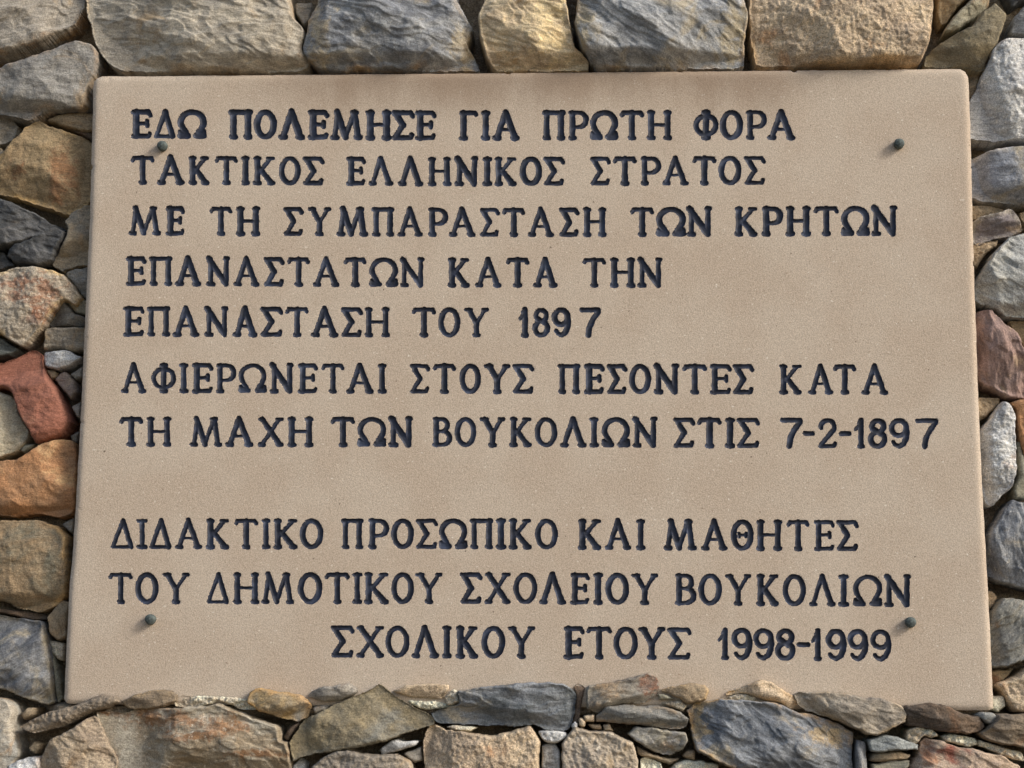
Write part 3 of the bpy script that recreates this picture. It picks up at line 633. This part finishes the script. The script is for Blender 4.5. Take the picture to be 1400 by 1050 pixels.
# ---- right of the plaque
st([(1540,54),(1392,56),(1368,58),(1353,72),(1348,90),(1340,108),(1332,126),(1324,150),(1320,190),(1350,193),(1540,193)],0,30,'sand','wh',label='large pale grey stone at the top right',spots=.5,cuts=[(1362,125,162,1.1)],rim=(168,140,104),ra=.4)
st([(1322,99),(1340,101),(1338,112),(1330,135),(1322,132)],-12,6,'chip','ta',name='pebble')
st([(1322,222),(1340,212),(1360,206),(1384,203),(1540,203),(1540,282),(1400,280),(1345,276),(1325,268)],-3,26,'smooth','bl',pal2=((140,144,152),(120,124,130)),rim=(190,178,160),ra=.7,label='rounded blue grey stone with a pale rim',cuts=[(1352,240,175,.9),(1380,262,95,1.1)])
st([(1322,282),(1345,281),(1372,286),(1384,296),(1345,300),(1334,304),(1322,300)],-14,8,'sand','ta',name='mortar_lump')
st([(1328,304),(1340,298),(1366,292),(1378,285),(1386,288),(1393,301),(1398,315),(1378,324),(1350,329),(1336,336),(1328,330)],-6,20,'chip','mv',pal2=((120,112,112),(98,90,90)),cuts=[UP(302,1.0)],rim=(176,168,150),ra=.6)
st([(1393,292),(1408,286),(1540,285),(1540,312),(1404,312)],-8,14,'smooth','ta')
st([(1326,336),(1354,329),(1366,328),(1362,338),(1352,344),(1343,354),(1336,368),(1326,366)],-14,9,'sand','ta',name='mortar_lump',rough=1.4)
st([(1540,315),(1400,320),(1378,326),(1362,340),(1352,354),(1340,374),(1330,395),(1334,412),(1350,420),(1380,434),(1540,448)],0,30,'slate','wh',label='pale grey chiselled stone beside the right edge',ang=32,cuts=[(1356,390,165,.9),(1380,418,85,1.2)],pal2=((164,162,152),(134,136,134)))
st([(1330,430),(1345,423),(1356,425),(1361,435),(1372,446),(1390,460),(1398,480),(1412,520),(1405,546),(1372,542),(1345,528),(1330,510)],-2,24,'slate','mv',label='mauve three cornered stone beside the right edge',ang=75,cuts=[(1347,470,185,1.0)])
st([(1378,437),(1540,450),(1540,480),(1404,478),(1393,460)],-10,14,'smooth','oc')
st([(1412,484),(1540,482),(1540,542),(1408,544),(1416,520)],-6,18,'slate','gb')
st([(1378,550),(1400,546),(1540,546),(1540,680),(1406,668),(1396,620),(1389,585),(1388,562)],-7,20,'smooth','or')
st([(1369,550),(1378,552),(1386,570),(1387,600),(1388,645),(1383,667),(1368,679),(1357,692),(1348,690),(1340,660),(1334,615),(1337,590),(1350,578),(1358,562)],-1,24,'sand','wh',label='upright whitish stone beside the right edge',spots=.5,rough=.8,cuts=[(1353,620,178,1.2)])
st([(1328,543),(1368,543),(1366,552),(1352,566),(1340,577),(1328,574)],-13,9,'sand','ta',name='mortar_lump',rough=1.2)
st([(1390,604),(1396,606),(1402,650),(1402,683),(1386,682),(1383,672),(1390,650)],-5,14,'smooth','yg')
st([(1540,692),(1400,687),(1382,685),(1370,696),(1360,714),(1350,730),(1344,760),(1346,785),(1362,793),(1397,806),(1540,814)],-1,27,'slate','bl',label='streaked blue grey stone beside the lower right edge',ang=80,cuts=[(1358,750,170,1.0)],pal2=((134,136,138),(88,92,98)),spots=.3)
st([(1342,806),(1356,808),(1364,818),(1358,830),(1346,838),(1342,830)],-15,8,'smooth','ta',name='pebble')
st([(1540,824),(1400,819),(1370,818),(1360,830),(1350,842),(1346,900),(1354,913),(1375,912),(1400,902),(1540,880)],-2,24,'slate','yg',pal2=((126,124,114),(96,98,98)),ang=-50,spots=.25,cuts=[(1362,860,170,.7)])
st([(1346,917),(1374,916),(1384,914),(1376,927),(1360,936),(1346,936)],-12,9,'chip','oc',name='pebble')
st([(1540,890),(1402,912),(1386,924),(1360,936),(1370,948),(1378,966),(1386,975),(1540,984)],2,20,'sand','sa')
st([(1352,951),(1372,952),(1374,966),(1363,975),(1352,970)],-2,10,'smooth','mo',name='pebble')
# ---- left of the plaque
st([(-130,150),(0,158),(15,161),(25,174),(20,188),(5,197),(-130,205)],-4,18,'chip','gb')
st([(-130,207),(2,201),(8,212),(0,219),(-130,238)],-10,12,'chip','gb')
st([(60,166),(82,158),(114,154),(134,156),(134,180),(112,180),(80,172)],-9,13,'chip','ta')
st([(97,178),(134,183),(134,198),(116,188)],-14,8,'smooth','br')
st([(50,167),(80,176),(113,187),(128,198),(130,240),(124,278),(100,294),(79,289),(47,279),(14,269),(-30,256),(-34,232),(0,216),(9,206),(29,186),(36,176)],0,22,'smooth','oc',label='big ochre stone with rust patches at the upper left',pc=(118, 80, 50),pt=[(88, 238, 18, 34), (80, 275, 16, 12), (28, 236, 12, 9)],sa=.2,rim=(196,162,108),ra=.75,cuts=[(104,250,10,.8)])
st([(-130,265),(0,271),(22,280),(58,297),(72,308),(88,311),(91,316),(62,322),(40,330),(15,338),(-130,352)],-4,22,'slate','dk',ang=20)
st([(8,350),(14,338),(40,330),(64,316),(78,312),(92,318),(86,330),(78,345),(72,358),(52,364),(22,360)],-1,18,'chip','dk',ang=24,label='dark slate stone under the ochre one')
st([(-130,352),(5,344),(10,354),(20,362),(2,368),(-130,374)],-9,12,'chip','dk')
st([(100,292),(120,280),(130,282),(128,362),(102,364),(84,371),(72,362),(80,346),(90,328),(94,314),(88,306)],-5,18,'smooth','yg',pal2=((138,124,100),(118,112,100)),cuts=[(108,330,70,.8)])
st([(-130,382),(0,374),(21,367),(50,365),(71,370),(90,378),(102,392),(112,408),(104,418),(88,412),(72,428),(60,450),(47,462),(31,475),(14,467),(0,457),(-130,440)],2,22,'sand','pk',label='pinkish beige stone with red bands at the left',pc=(128, 82, 54),pt=[(40, 389, 46, 8), (70, 404, 18, 18), (36, 408, 30, 9), (60, 430, 14, 14)],sa=.12,pal2=((156,142,120),(138,130,116)),rim=(190,160,106),ra=.8,spots=.5,ang=4)
st([(90,373),(126,362),(126,414),(112,404),(102,390)],-11,10,'sand','gb',rough=1.0)
st([(92,414),(108,408),(124,412),(122,432),(104,428)],-11,10,'smooth','yg')
st([(68,428),(88,411),(103,428),(122,434),(121,446),(66,447)],-8,12,'chip','yg',pal2=((112,108,98),(84,82,78)))
st([(63,449),(121,448),(121,478),(104,482),(86,478),(59,479),(62,464)],-7,15,'sand','gb',pal2=((150,136,112),(122,114,100)))
st([(59,481),(91,479),(113,489),(102,499),(80,506),(63,501)],-5,15,'chip','wh',label='small whitish stone by the left edge of the plaque')
st([(-130,455),(2,462),(20,474),(30,479),(15,488),(-130,508)],-7,16,'slate','dk',pal2=((80,84,80),(62,66,64)))
st([(-130,508),(0,497),(49,479),(57,485),(61,506),(73,525),(86,545),(99,576),(89,595),(49,608),(40,588),(29,569),(19,540),(12,531),(-130,528)],2,24,'smooth','rd',label='red brown angular stone at the left',cuts=[(42,530,-112,.55),(84,570,20,.5),(60,592,85,.7)])
st([(-130,535),(0,536),(18,542),(24,566),(38,590),(33,608),(18,621),(0,627),(-130,636)],-3,20,'smooth','yg',pal2=((166,154,126),(142,136,118)))
st([(26,616),(34,608),(48,607),(46,612),(34,620)],-8,7,'chip','yg',name='pebble')
st([(63,506),(76,507),(79,515),(71,519)],-11,7,'chip','ta',name='pebble')
st([(75,518),(89,507),(103,521),(107,536),(98,548),(86,534)],-8,11,'smooth','gb',pal2=((132,118,108),(112,102,96)))
st([(96,512),(114,500),(114,518),(104,520)],-11,8,'smooth','gb',name='pebble')
st([(98,556),(112,549),(110,572),(105,570)],-11,8,'chip','gb',name='pebble')
st([(-130,636),(0,631),(29,627),(43,617),(60,607),(86,600),(102,604),(106,640),(104,690),(98,702),(80,708),(56,701),(30,706),(0,704),(-130,706)],0,22,'smooth','or',label='orange tan stone at the left',cuts=[(50,692,88,1.4)],rim=(150,108,72),ra=.4)
st([(96,596),(108,590),(106,606),(99,604)],-13,7,'smooth','gb',name='pebble')
st([(-130,718),(0,713),(36,711),(61,712),(82,720),(93,734),(95,770),(90,814),(75,829),(54,837),(27,832),(0,821),(-130,815)],0,24,'smooth','ta',label='rounded tan stone with a grey centre at the lower left',rim=(186,152,104),ra=.9,pal2=((132,110,78),(100,98,82)),cuts=[(50,812,90,1.0)])
st([(85,717),(102,708),(100,730),(94,726)],-12,8,'chip','gb',name='pebble')
st([(-130,828),(-10,831),(20,834),(60,840),(66,847),(40,846),(0,838),(-130,834)],-9,8,'smooth','br')
st([(86,820),(98,822),(94,872),(80,876),(69,866),(65,843)],-8,13,'smooth','ta',ang=70)
st([(68,875),(90,879),(88,904),(80,902),(66,887)],-12,9,'sand','mo',name='mortar_lump',rough=1.4)
st([(-130,838),(0,840),(36,847),(60,849),(66,880),(72,905),(75,940),(76,960),(68,966),(47,958),(0,941),(-130,925)],0,20,'slate','bl',label='blue grey stone at the lower left corner of the plaque',ang=-30,rim=(150,134,98),ra=.5)
st([(70,890),(76,905),(85,930),(85,956),(79,962),(76,940),(73,908)],-6,9,'smooth','yg',name='mortar_lump')
# ---- below the plaque
st([(-130,950),(0,953),(17,958),(25,972),(22,995),(27,1030),(14,1060),(10,1180),(-130,1180)],6,24,'smooth','yg',pal2=((156,146,128),(132,132,126)),label='pale stone in the lower left corner')
st([(29,977),(37,967),(49,967),(47,978),(34,985)],2,10,'smooth','ta',name='pebble')
st([(26,994),(43,984),(64,974),(100,966),(129,953),(144,949),(159,951),(167,960),(143,969),(129,973),(111,981),(86,993),(43,1003)],23,12,'sand','ta',label='long flat tan stone under the left corner of the plaque',pal2=((140,124,102),(118,106,90)),rough=.9,cuts=[(90,983,72,1.3)])
st([(39,1024),(47,1013),(56,1017),(50,1031)],2,10,'smooth','ta',name='pebble')
st([(56,1040),(69,1013),(80,1005),(100,997),(112,986),(132,977),(140,990),(148,1010),(164,1040),(160,1060),(110,1180),(50,1180)],18,20,'slate','ta',pal2=((156,138,112),(132,116,96)),rough=.6)
st([(13,1046),(26,1038),(56,1034),(60,1044),(52,1180),(12,1180)],14,18,'sand','wh',rim=(190,150,100),ra=.5)
st([(131,972),(165,975),(199,969),(231,969),(260,966),(286,965),(300,960),(317,969),(340,977),(357,984),(383,993),(386,1012),(394,1015),(398,1050),(398,1180),(150,1180),(155,1040),(138,1005),(132,985)],24,24,'slate','mr',label='large rust stained stone under the left of the plaque',pc=(124, 82, 42),pt=[(208, 982, 30, 15), (250, 984, 30, 12), (304, 994, 30, 16), (270, 1006, 40, 8), (150, 976, 14, 8), (350, 1030, 40, 8)],sa=.3,spots=.4,ang=4,cuts=[(260,1026,90,.5)],pal2=((134,118,92),(150,142,124)))
st([(165,960),(186,949),(207,944),(234,943),(243,950),(243,959),(223,967),(210,970),(177,970)],24,13,'smooth','ta',label='small tan stone standing against the lower left of the plaque',pal2=((120,104,82),(98,88,74)),rim=(176,150,108),ra=.5)
st([(238,958),(248,951),(262,952),(280,951),(300,953),(322,953),(345,958),(352,970),(330,970),(312,962),(300,958),(285,964),(260,966),(240,966)],21,6,'sand','mo',name='mortar_lump',rough=2.6)
st([(343,946),(351,941),(389,946),(411,949),(426,963),(420,981),(407,986),(390,983),(359,974),(338,961)],26,16,'slate','yg',label='flat stone with an ochre end below the plaque',rim=(176,136,80),ra=.6,cuts=[(390,968,75,1.2)],pal2=((126,120,108),(140,118,76)))
st([(424,947),(440,939),(477,934),(489,941),(489,947),(466,959),(440,959),(422,953)],24,14,'slate','gb',rim=(170,120,66),ra=.6,cuts=[UP(952,1.0)],spots=.3)
st([(428,966),(453,963),(446,970),(430,977)],18,7,'chip','gb',name='pebble')
st([(517,934),(526,940),(539,949),(560,964),(580,973),(590,981),(594,989),(566,999),(526,1014),(483,1024),(461,1026),(417,1033),(409,1037),(401,1042),(397,1029),(396,1014),(406,999),(416,983),(440,973),(466,960),(491,947),(511,940)],30,14,'smooth','ol',label='large flat olive stone below the plaque',cuts=[(424,1000,190,.9)],round_=5)
st([(388,1008),(396,994),(410,987),(408,994),(394,1014)],16,9,'smooth','br')
st([(400,1048),(410,1037),(418,1044),(422,1180),(398,1180)],10,12,'chip','wh',name='pebble')
st([(428,1180),(426,1050),(440,1036),(456,1028),(478,1025),(510,1031),(546,1031),(560,1040),(568,1054),(572,1180)],24,22,'sand','gb',pal2=((150,136,116),(120,112,100)))
st([(520,1024),(534,1013),(543,1010),(551,1014),(573,1013),(569,1019),(541,1027),(523,1031)],20,10,'chip','wh',name='pebble')
st([(551,1030),(577,1020),(579,1040),(566,1043)],14,10,'smooth','gb',name='pebble')
st([(579,1014),(586,993),(594,991),(611,997),(641,1001),(677,1005),(700,998),(724,992),(735,1003),(740,1016),(737,1030),(744,1180),(584,1180),(580,1040)],24,24,'sand','sa',label='rough tan block at the bottom beside the middle',ang=50,rough=.6,cuts=[(592,1030,185,.8)])
st([(609,994),(620,991),(653,994),(643,1000),(625,999)],23,8,'sand','mo',name='mortar_lump',rough=1.0)
st([(536,944),(556,937),(584,934),(614,936),(613,944),(606,955),(575,954),(545,949)],24,13,'slate','cr',label='thin cream stone standing against the plaque',cuts=[(575,945,92,.9)])
st([(553,957),(606,957),(642,962),(585,971),(573,969)],18,6,'sand','mo',name='mortar_lump',rough=2.2)
st([(607,952),(620,941),(625,944),(631,961),(611,965)],22,8,'sand','mo',name='mortar_lump',rough=2.0)
st([(624,944),(650,940),(684,937),(720,933),(752,932),(775,936),(787,948),(787,972),(779,998),(750,999),(728,990),(700,993),(660,991),(597,989),(586,974),(611,967),(630,962)],27,20,'slate','bl',label='long blue grey stone under the middle of the plaque',cuts=[(680,966,100,.55),(776,960,-5,.8)],pal2=((118,122,126),(80,86,90)),ang=3)
st([(783,940),(790,934),(800,940),(798,950),(794,972),(790,990),(783,990),(787,965),(787,948)],21,6,'smooth','br')  # mortar recess modelled as a stone, its shade put into the dark brown
st([(803,938),(824,934),(857,928),(886,921),(898,926),(903,942),(895,954),(880,961),(845,963),(818,974),(801,970)],25,17,'slate','yg',label='grey and brown stone rising highest against the plaque foot',pc=(112, 68, 42),pt=[(886, 931, 17, 13), (895, 944, 10, 9)],pal2=((136,130,116),(112,106,96)),cuts=[(860,952,75,.9)])
st([(814,978),(829,966),(850,962),(871,965),(900,965),(912,967),(930,972),(942,982),(938,994),(922,998),(880,992),(840,988),(814,987)],27,18,'slate','gb',pal2=((126,122,112),(102,104,102)),ang=3,cuts=[UP(984,1.0)],rim=(160,130,90),ra=.5)
st([(797,978),(813,976),(813,987),(800,987)],22,10,'chip','cr',name='pebble')
st([(781,991),(786,986),(791,990),(789,996),(782,997)],24,8,'smooth','wh',name='pebble')
st([(791,982),(797,981),(801,988),(799,994),(792,993)],24,9,'smooth','cr',name='pebble')
st([(803,990),(821,990),(824,998),(812,998)],20,8,'smooth','ta',name='pebble')
st([(824,991),(833,989),(839,1000),(826,999)],22,10,'chip','cr',name='pebble')
st([(734,999),(769,999),(776,1003),(774,1009),(764,1016),(750,1017),(741,1010)],24,11,'sand','wh',name='mortar_lump',rough=1.2)
st([(741,1020),(749,1018),(761,1017),(766,1029),(767,1180),(744,1180),(740,1040)],22,16,'sand','wh',pal2=((158,154,146),(128,126,120)))
st([(777,1003),(786,994),(800,997),(836,1001),(850,1007),(864,1014),(870,1029),(874,1043),(875,1180),(770,1180),(768,1040),(769,1019)],25,24,'sand','gb',label='rough grey tan block at the bottom right of the middle',pal2=((164,148,124),(126,116,104)),rough=.9,spots=.5)
st([(858,1003),(871,993),(905,996),(937,1001),(940,1012),(934,1026),(917,1032),(890,1026),(868,1014)],24,17,'slate','yg',pal2=((146,138,116),(122,122,122)),cuts=[UP(1018,1.1)],spots=.3)
st([(870,1020),(890,1030),(912,1037),(930,1037),(916,1046),(895,1038),(872,1032)],18,8,'sand','ta',name='mortar_lump',rough=1.0)
st([(876,1038),(884,1034),(905,1044),(910,1180),(878,1180)],20,14,'sand','mo',rough=1.2)
st([(914,1052),(936,1038),(962,1041),(984,1046),(992,1180),(914,1180)],22,16,'sand','mo',rough=1.4)
st([(933,1034),(939,1026),(950,1026),(950,1040),(940,1037)],18,9,'smooth','ta',name='pebble')
st([(903,944),(917,939),(944,934),(963,936),(969,944),(966,957),(957,960),(940,963),(930,956)],24,15,'smooth','ta',label='rounded tan stone standing against the plaque',rim=(190,158,110),ra=.7)
st([(899,949),(909,949),(924,956),(901,957)],24,8,'chip','yg',name='pebble')
st([(903,961),(930,957),(940,966),(934,973),(923,969)],22,9,'sand','mo',name='mortar_lump',rough=1.2)
st([(938,971),(951,962),(969,958),(990,955),(1030,957),(1068,963),(1084,971),(1111,976),(1136,986),(1154,992),(1164,1002),(1166,1012),(1164,1180),(1030,1180),(1003,1052),(980,1041),(952,1027),(948,1005),(943,982)],28,28,'slate','bl',label='largest blue grey stone below the right of the plaque, ochre on its left edge',pc=(160, 136, 92),pt=[(954, 1000, 9, 36), (1128, 1004, 30, 12)],ang=30,rim=(168,134,84),ra=.95,cuts=[(960,1000,195,.5),(1100,1010,70,.35)],pal2=((122,126,130),(84,90,98)))
st([(990,951),(994,946),(1023,936),(1037,929),(1050,931),(1066,940),(1086,953),(1094,963),(1083,969),(1066,961),(1045,958),(1022,948),(1005,949)],25,14,'slate','cr',rim=(186,146,92),ra=.7,label='cream stone with a peaked top against the plaque',cuts=[(1040,950,100,1.0)])
st([(994,954),(1004,949),(1020,948),(1036,954),(1034,959),(1000,958)],22,6,'sand','mo',name='mortar_lump',rough=1.8)
st([(1086,949),(1097,946),(1124,947),(1153,947),(1179,953),(1201,955),(1231,963),(1239,976),(1237,987),(1226,994),(1199,1006),(1190,1004),(1164,993),(1136,983),(1100,971),(1091,963)],29,18,'slate','gb',label='long grey tan slab under the right of the plaque',ang=18,pal2=((154,142,122),(122,114,102)),cuts=[(1130,968,125,1.2)],rim=(176,146,96),ra=.4)
st([(1169,1010),(1183,1014),(1185,1050),(1187,1180),(1170,1180),(1168,1030)],20,14,'slate','bl',ang=85)
st([(1186,1012),(1209,1004),(1224,1007),(1254,1018),(1254,1025),(1230,1026),(1200,1029),(1190,1026)],26,16,'slate','wh',pal2=((150,156,152),(124,128,126)))
st([(1193,1030),(1228,1027),(1246,1032),(1240,1038),(1200,1042),(1188,1040)],20,12,'smooth','ta')
st([(1190,1046),(1215,1040),(1246,1038),(1240,1050),(1232,1062),(1228,1180),(1190,1180)],22,15,'slate','yg')
st([(1234,966),(1268,961),(1290,963),(1311,973),(1338,980),(1346,993),(1338,1000),(1320,1003),(1296,1001),(1268,996),(1238,992)],25,17,'slate','br',label='dark brown stone under the right corner of the plaque',ang=8)
st([(1333,977),(1343,973),(1357,974),(1363,980),(1360,993),(1346,989)],24,11,'chip','gb',pal2=((130,130,124),(100,102,100)))
st([(1362,977),(1386,976),(1540,984),(1540,1026),(1400,1022),(1372,1019),(1345,1010),(1336,1003),(1350,992)],22,20,'slate','br',pal2=((122,106,84),(90,82,72)),ang=12)
st([(1240,998),(1250,994),(1262,995),(1275,997),(1283,1006),(1272,1009),(1262,1006),(1252,1018),(1242,1020),(1238,1008)],21,6,'sand','mo',name='mortar_lump',lump=8)
st([(1286,1006),(1300,1003),(1318,1006),(1334,1010),(1337,1018),(1322,1021),(1306,1017),(1290,1014)],20,6,'sand','mo',name='mortar_lump',lump=8)
st([(1338,1012),(1350,1015),(1362,1019),(1380,1024),(1398,1028),(1400,1041),(1384,1038),(1366,1032),(1350,1024),(1338,1020)],19,6,'sand','mo',name='mortar_lump',lump=8)
st([(1258,1014),(1264,1008),(1286,1013),(1300,1019),(1329,1024),(1371,1033),(1396,1050),(1404,1180),(1240,1180),(1244,1048),(1254,1034)],24,22,'slate','pk',label='pinkish beige stone in the lower right corner',pc=(138, 92, 58),pt=[(1265, 1030, 13, 20)],sa=.25,ang=24,pal2=((168,144,118),(146,128,112)),cuts=[(1274,1030,190,.7)])
st([(1410,1040),(1540,1036),(1540,1180),(1412,1180)],16,20,'slate','gb')

LEDGE_Y = PY - 0.0008
for si, (name, label, poly, z, bulge, kind, pal, kw) in enumerate(STONES):
    ys = -z * MM
    A, B, STN, sa, stk, gr, words = PAL[pal]
    if 'pal2' in kw: A, B = kw['pal2']
    pc0 = np.array(poly, float)
    if pc0[:, 0].max() < 136 and pc0[:, 1].min() > 145 and pc0[:, 1].max() < 970:      # left of the plaque the wall face lies a little further back
        ys += 9 * MM; bulge *= .85
    if pc0[:, 0].min() > 1318 and 98 < pc0[:, 1].min() < 940: ys += 5 * MM
    V, F, rim = stone_sheet(poly, ys, bulge, kind, 100 + si * 7, cell=1.25, lump=kw.get('lump'), ang=kw.get('ang'), cuts=kw.get('cuts', ()), rough=kw.get('rough'), round_=kw.get('round_'))
    pc = np.array(poly, float)
    front = (z > 20) and pc[:, 1].min() < 966              # stands on the ledge in front of the slab
    at = {}
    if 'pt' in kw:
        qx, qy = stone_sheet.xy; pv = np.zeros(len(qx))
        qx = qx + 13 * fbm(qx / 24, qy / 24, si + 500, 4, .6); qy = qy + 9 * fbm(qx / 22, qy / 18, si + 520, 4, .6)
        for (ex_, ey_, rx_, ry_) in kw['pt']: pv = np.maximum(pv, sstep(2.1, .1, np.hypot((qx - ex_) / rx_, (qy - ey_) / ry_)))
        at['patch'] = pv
    nv = len(V)
    V, F, bv = skirt(V, F, LEDGE_Y if front and pc[:, 1].max() < 976 else 0.06, 0.0)
    if front and pc[:, 1].max() >= 976:                    # deep below the slab's foot, shallow where it rises in front of it
        zfoot = wall(np.array([700.]), np.array([968.5]), PY)[1][0]
        tail = V[nv:]; tail[tail[:, 2] > zfoot, 1] = LEDGE_Y
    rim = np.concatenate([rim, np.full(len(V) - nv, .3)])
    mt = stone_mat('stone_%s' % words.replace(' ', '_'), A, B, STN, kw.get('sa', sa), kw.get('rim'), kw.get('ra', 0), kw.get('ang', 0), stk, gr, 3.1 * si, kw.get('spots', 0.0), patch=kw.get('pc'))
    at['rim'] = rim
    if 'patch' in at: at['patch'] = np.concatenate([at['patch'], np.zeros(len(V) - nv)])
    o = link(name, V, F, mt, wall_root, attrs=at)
    if label: o['label'] = label

# ---- mortar bed between the stones, deep in the joints, brought forward to a sandy ledge under the slab
def mortar_height(X, Y):
    led = (sstep(955, 966, Y) * (1 - .75 * sstep(972, 992, Y))) * 42 * sstep(40, 90, X) * sstep(1400, 1330, X)
    h = -46 + led * 1.3 + sstep(965, 990, Y) * 8 + 3.0 * fbm(X / 40, Y / 40, 901, 3) + (1.6 + .05 * led) * fbm(X / 11, Y / 11, 905, 3)
    h = h + (.3 + .03 * led) * (.6 - worley(X / 6.5, Y / 6.5, 907)) * 3 + .5 * fbm(X / 3, Y / 3, 909, 2)
    return h
cs = 1.6
X, Y = np.meshgrid(np.arange(-170, 1571, cs), np.arange(-170, 1221, cs))
hm = mortar_height(X, Y)
wx, wz = wall(X, Y, 0.0)
V = np.stack([wx, -hm * MM, wz], -1).reshape(-1, 3); ii = np.arange(X.size).reshape(X.shape)
keep = ~((X > 160) & (X < 1300) & (Y > 130) & (Y < 930))
# behind the slab the bed stays behind its back
beh = (poly_sd(np.array([(126,100),(1326,90),(1360,966),(85,962)], float), X, Y) < 0).reshape(-1)
V[beh, 1] = np.maximum(V[beh, 1], 0.0135)
c = keep[:-1, :-1] & keep[1:, 1:] & keep[1:, :-1] & keep[:-1, 1:]
i, j = np.nonzero(c)
F = np.stack([ii[i, j], ii[i + 1, j], ii[i + 1, j + 1], ii[i, j + 1]], 1)
V, F, _ = compact(V, F)
A, B, STN, sa, stk, gr, _w = PAL['mo']
M_MORT = stone_mat('mortar', (134, 118, 94), (108, 94, 76), (90, 76, 60), .35, None, 0, 0, .1, .45, 5.0, .35)
link('mortar', V, F, M_MORT, wall_root)
# ---- the wall's body and the rougher stones that carry on past the picture's edges
def box(name, x0, x1, y0, y1, z0, z1, mat, parent):
    Vb = np.array([(x, y, z) for x in (x0, x1) for y in (y0, y1) for z in (z0, z1)])
    Fb = np.array([(0, 1, 3, 2), (4, 6, 7, 5), (0, 4, 5, 1), (2, 3, 7, 6), (0, 2, 6, 4), (1, 5, 7, 3)])
    return link(name, Vb, Fb, mat, parent, smooth=False)
box('wall_core', -1.25, 1.40, 0.075, 0.55, GZ, 0.98, M_MORT, wall_root)
rng = np.random.RandomState(4)
AV, AF, AR, n0 = [], [], [], 0
for r in range(-5, 17):
    for q in range(-6, 22):
        x = q * 104 + (r % 2) * 50 + rng.uniform(-12, 12); y = r * 82 + rng.uniform(-8, 8)
        if -150 < x < 1550 and -150 < y < 1205: continue
        if -185 < x < 1590 and -178 < y < 1222: 
            pass
        if not (-500 < x < 1880 and -330 < y < 1270): continue
        a = np.arange(9) * 2 * math.pi / 9 + rng.uniform(-.2, .2, 9)
        P = np.stack([x + rng.uniform(40, 54) * np.sign(np.cos(a)) * np.abs(np.cos(a)) ** .7 * rng.uniform(.85, 1.05, 9), y + rng.uniform(30, 41) * np.sign(np.sin(a)) * np.abs(np.sin(a)) ** .7 * rng.uniform(.85, 1.05, 9)], 1)
        if P[:, 0].max() > -134 and P[:, 0].min() < 1544 and P[:, 1].max() > -134 and P[:, 1].min() < 1184: continue
        V, F, rim = stone_sheet(P, 0.0, 22, ('slate', 'sand', 'smooth')[rng.randint(3)], 3000 + r * 40 + q, cell=3.0)
        nv = len(V); V, F, _b = skirt(V, F, 0.05)
        AV.append(V); AF.append(F + n0); AR.append(np.concatenate([rim, np.ones(len(V) - nv)])); n0 += len(V)
A, B, STN, sa, stk, gr, _w = PAL['gb']
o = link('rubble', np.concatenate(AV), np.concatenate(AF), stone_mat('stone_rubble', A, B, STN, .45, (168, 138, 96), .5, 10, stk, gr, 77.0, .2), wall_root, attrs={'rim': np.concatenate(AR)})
o['kind'] = 'stuff'
# ---- unseen ground at the foot of the wall, added to bounce light upwards
t_ = NT('ground'); tc_ = t_.n('ShaderNodeTexCoord'); nn = t_.noise(tc_.outputs['Object'], 3, 6, .6)
t_.L(t_.mix(nn, lin((118, 102, 80)), lin((92, 82, 66))), t_.b.inputs['Base Color']); t_.b.inputs['Roughness'].default_value = .95
gV = np.array([(-30, -40, GZ), (30, -40, GZ), (30, 20, GZ), (-30, 20, GZ)], float)
g = link('ground', gV, np.array([[0, 1, 2, 3]]), t_.m); g['kind'] = 'structure'; g['label'] = 'unseen earth at the foot of the wall, added for its bounce light'
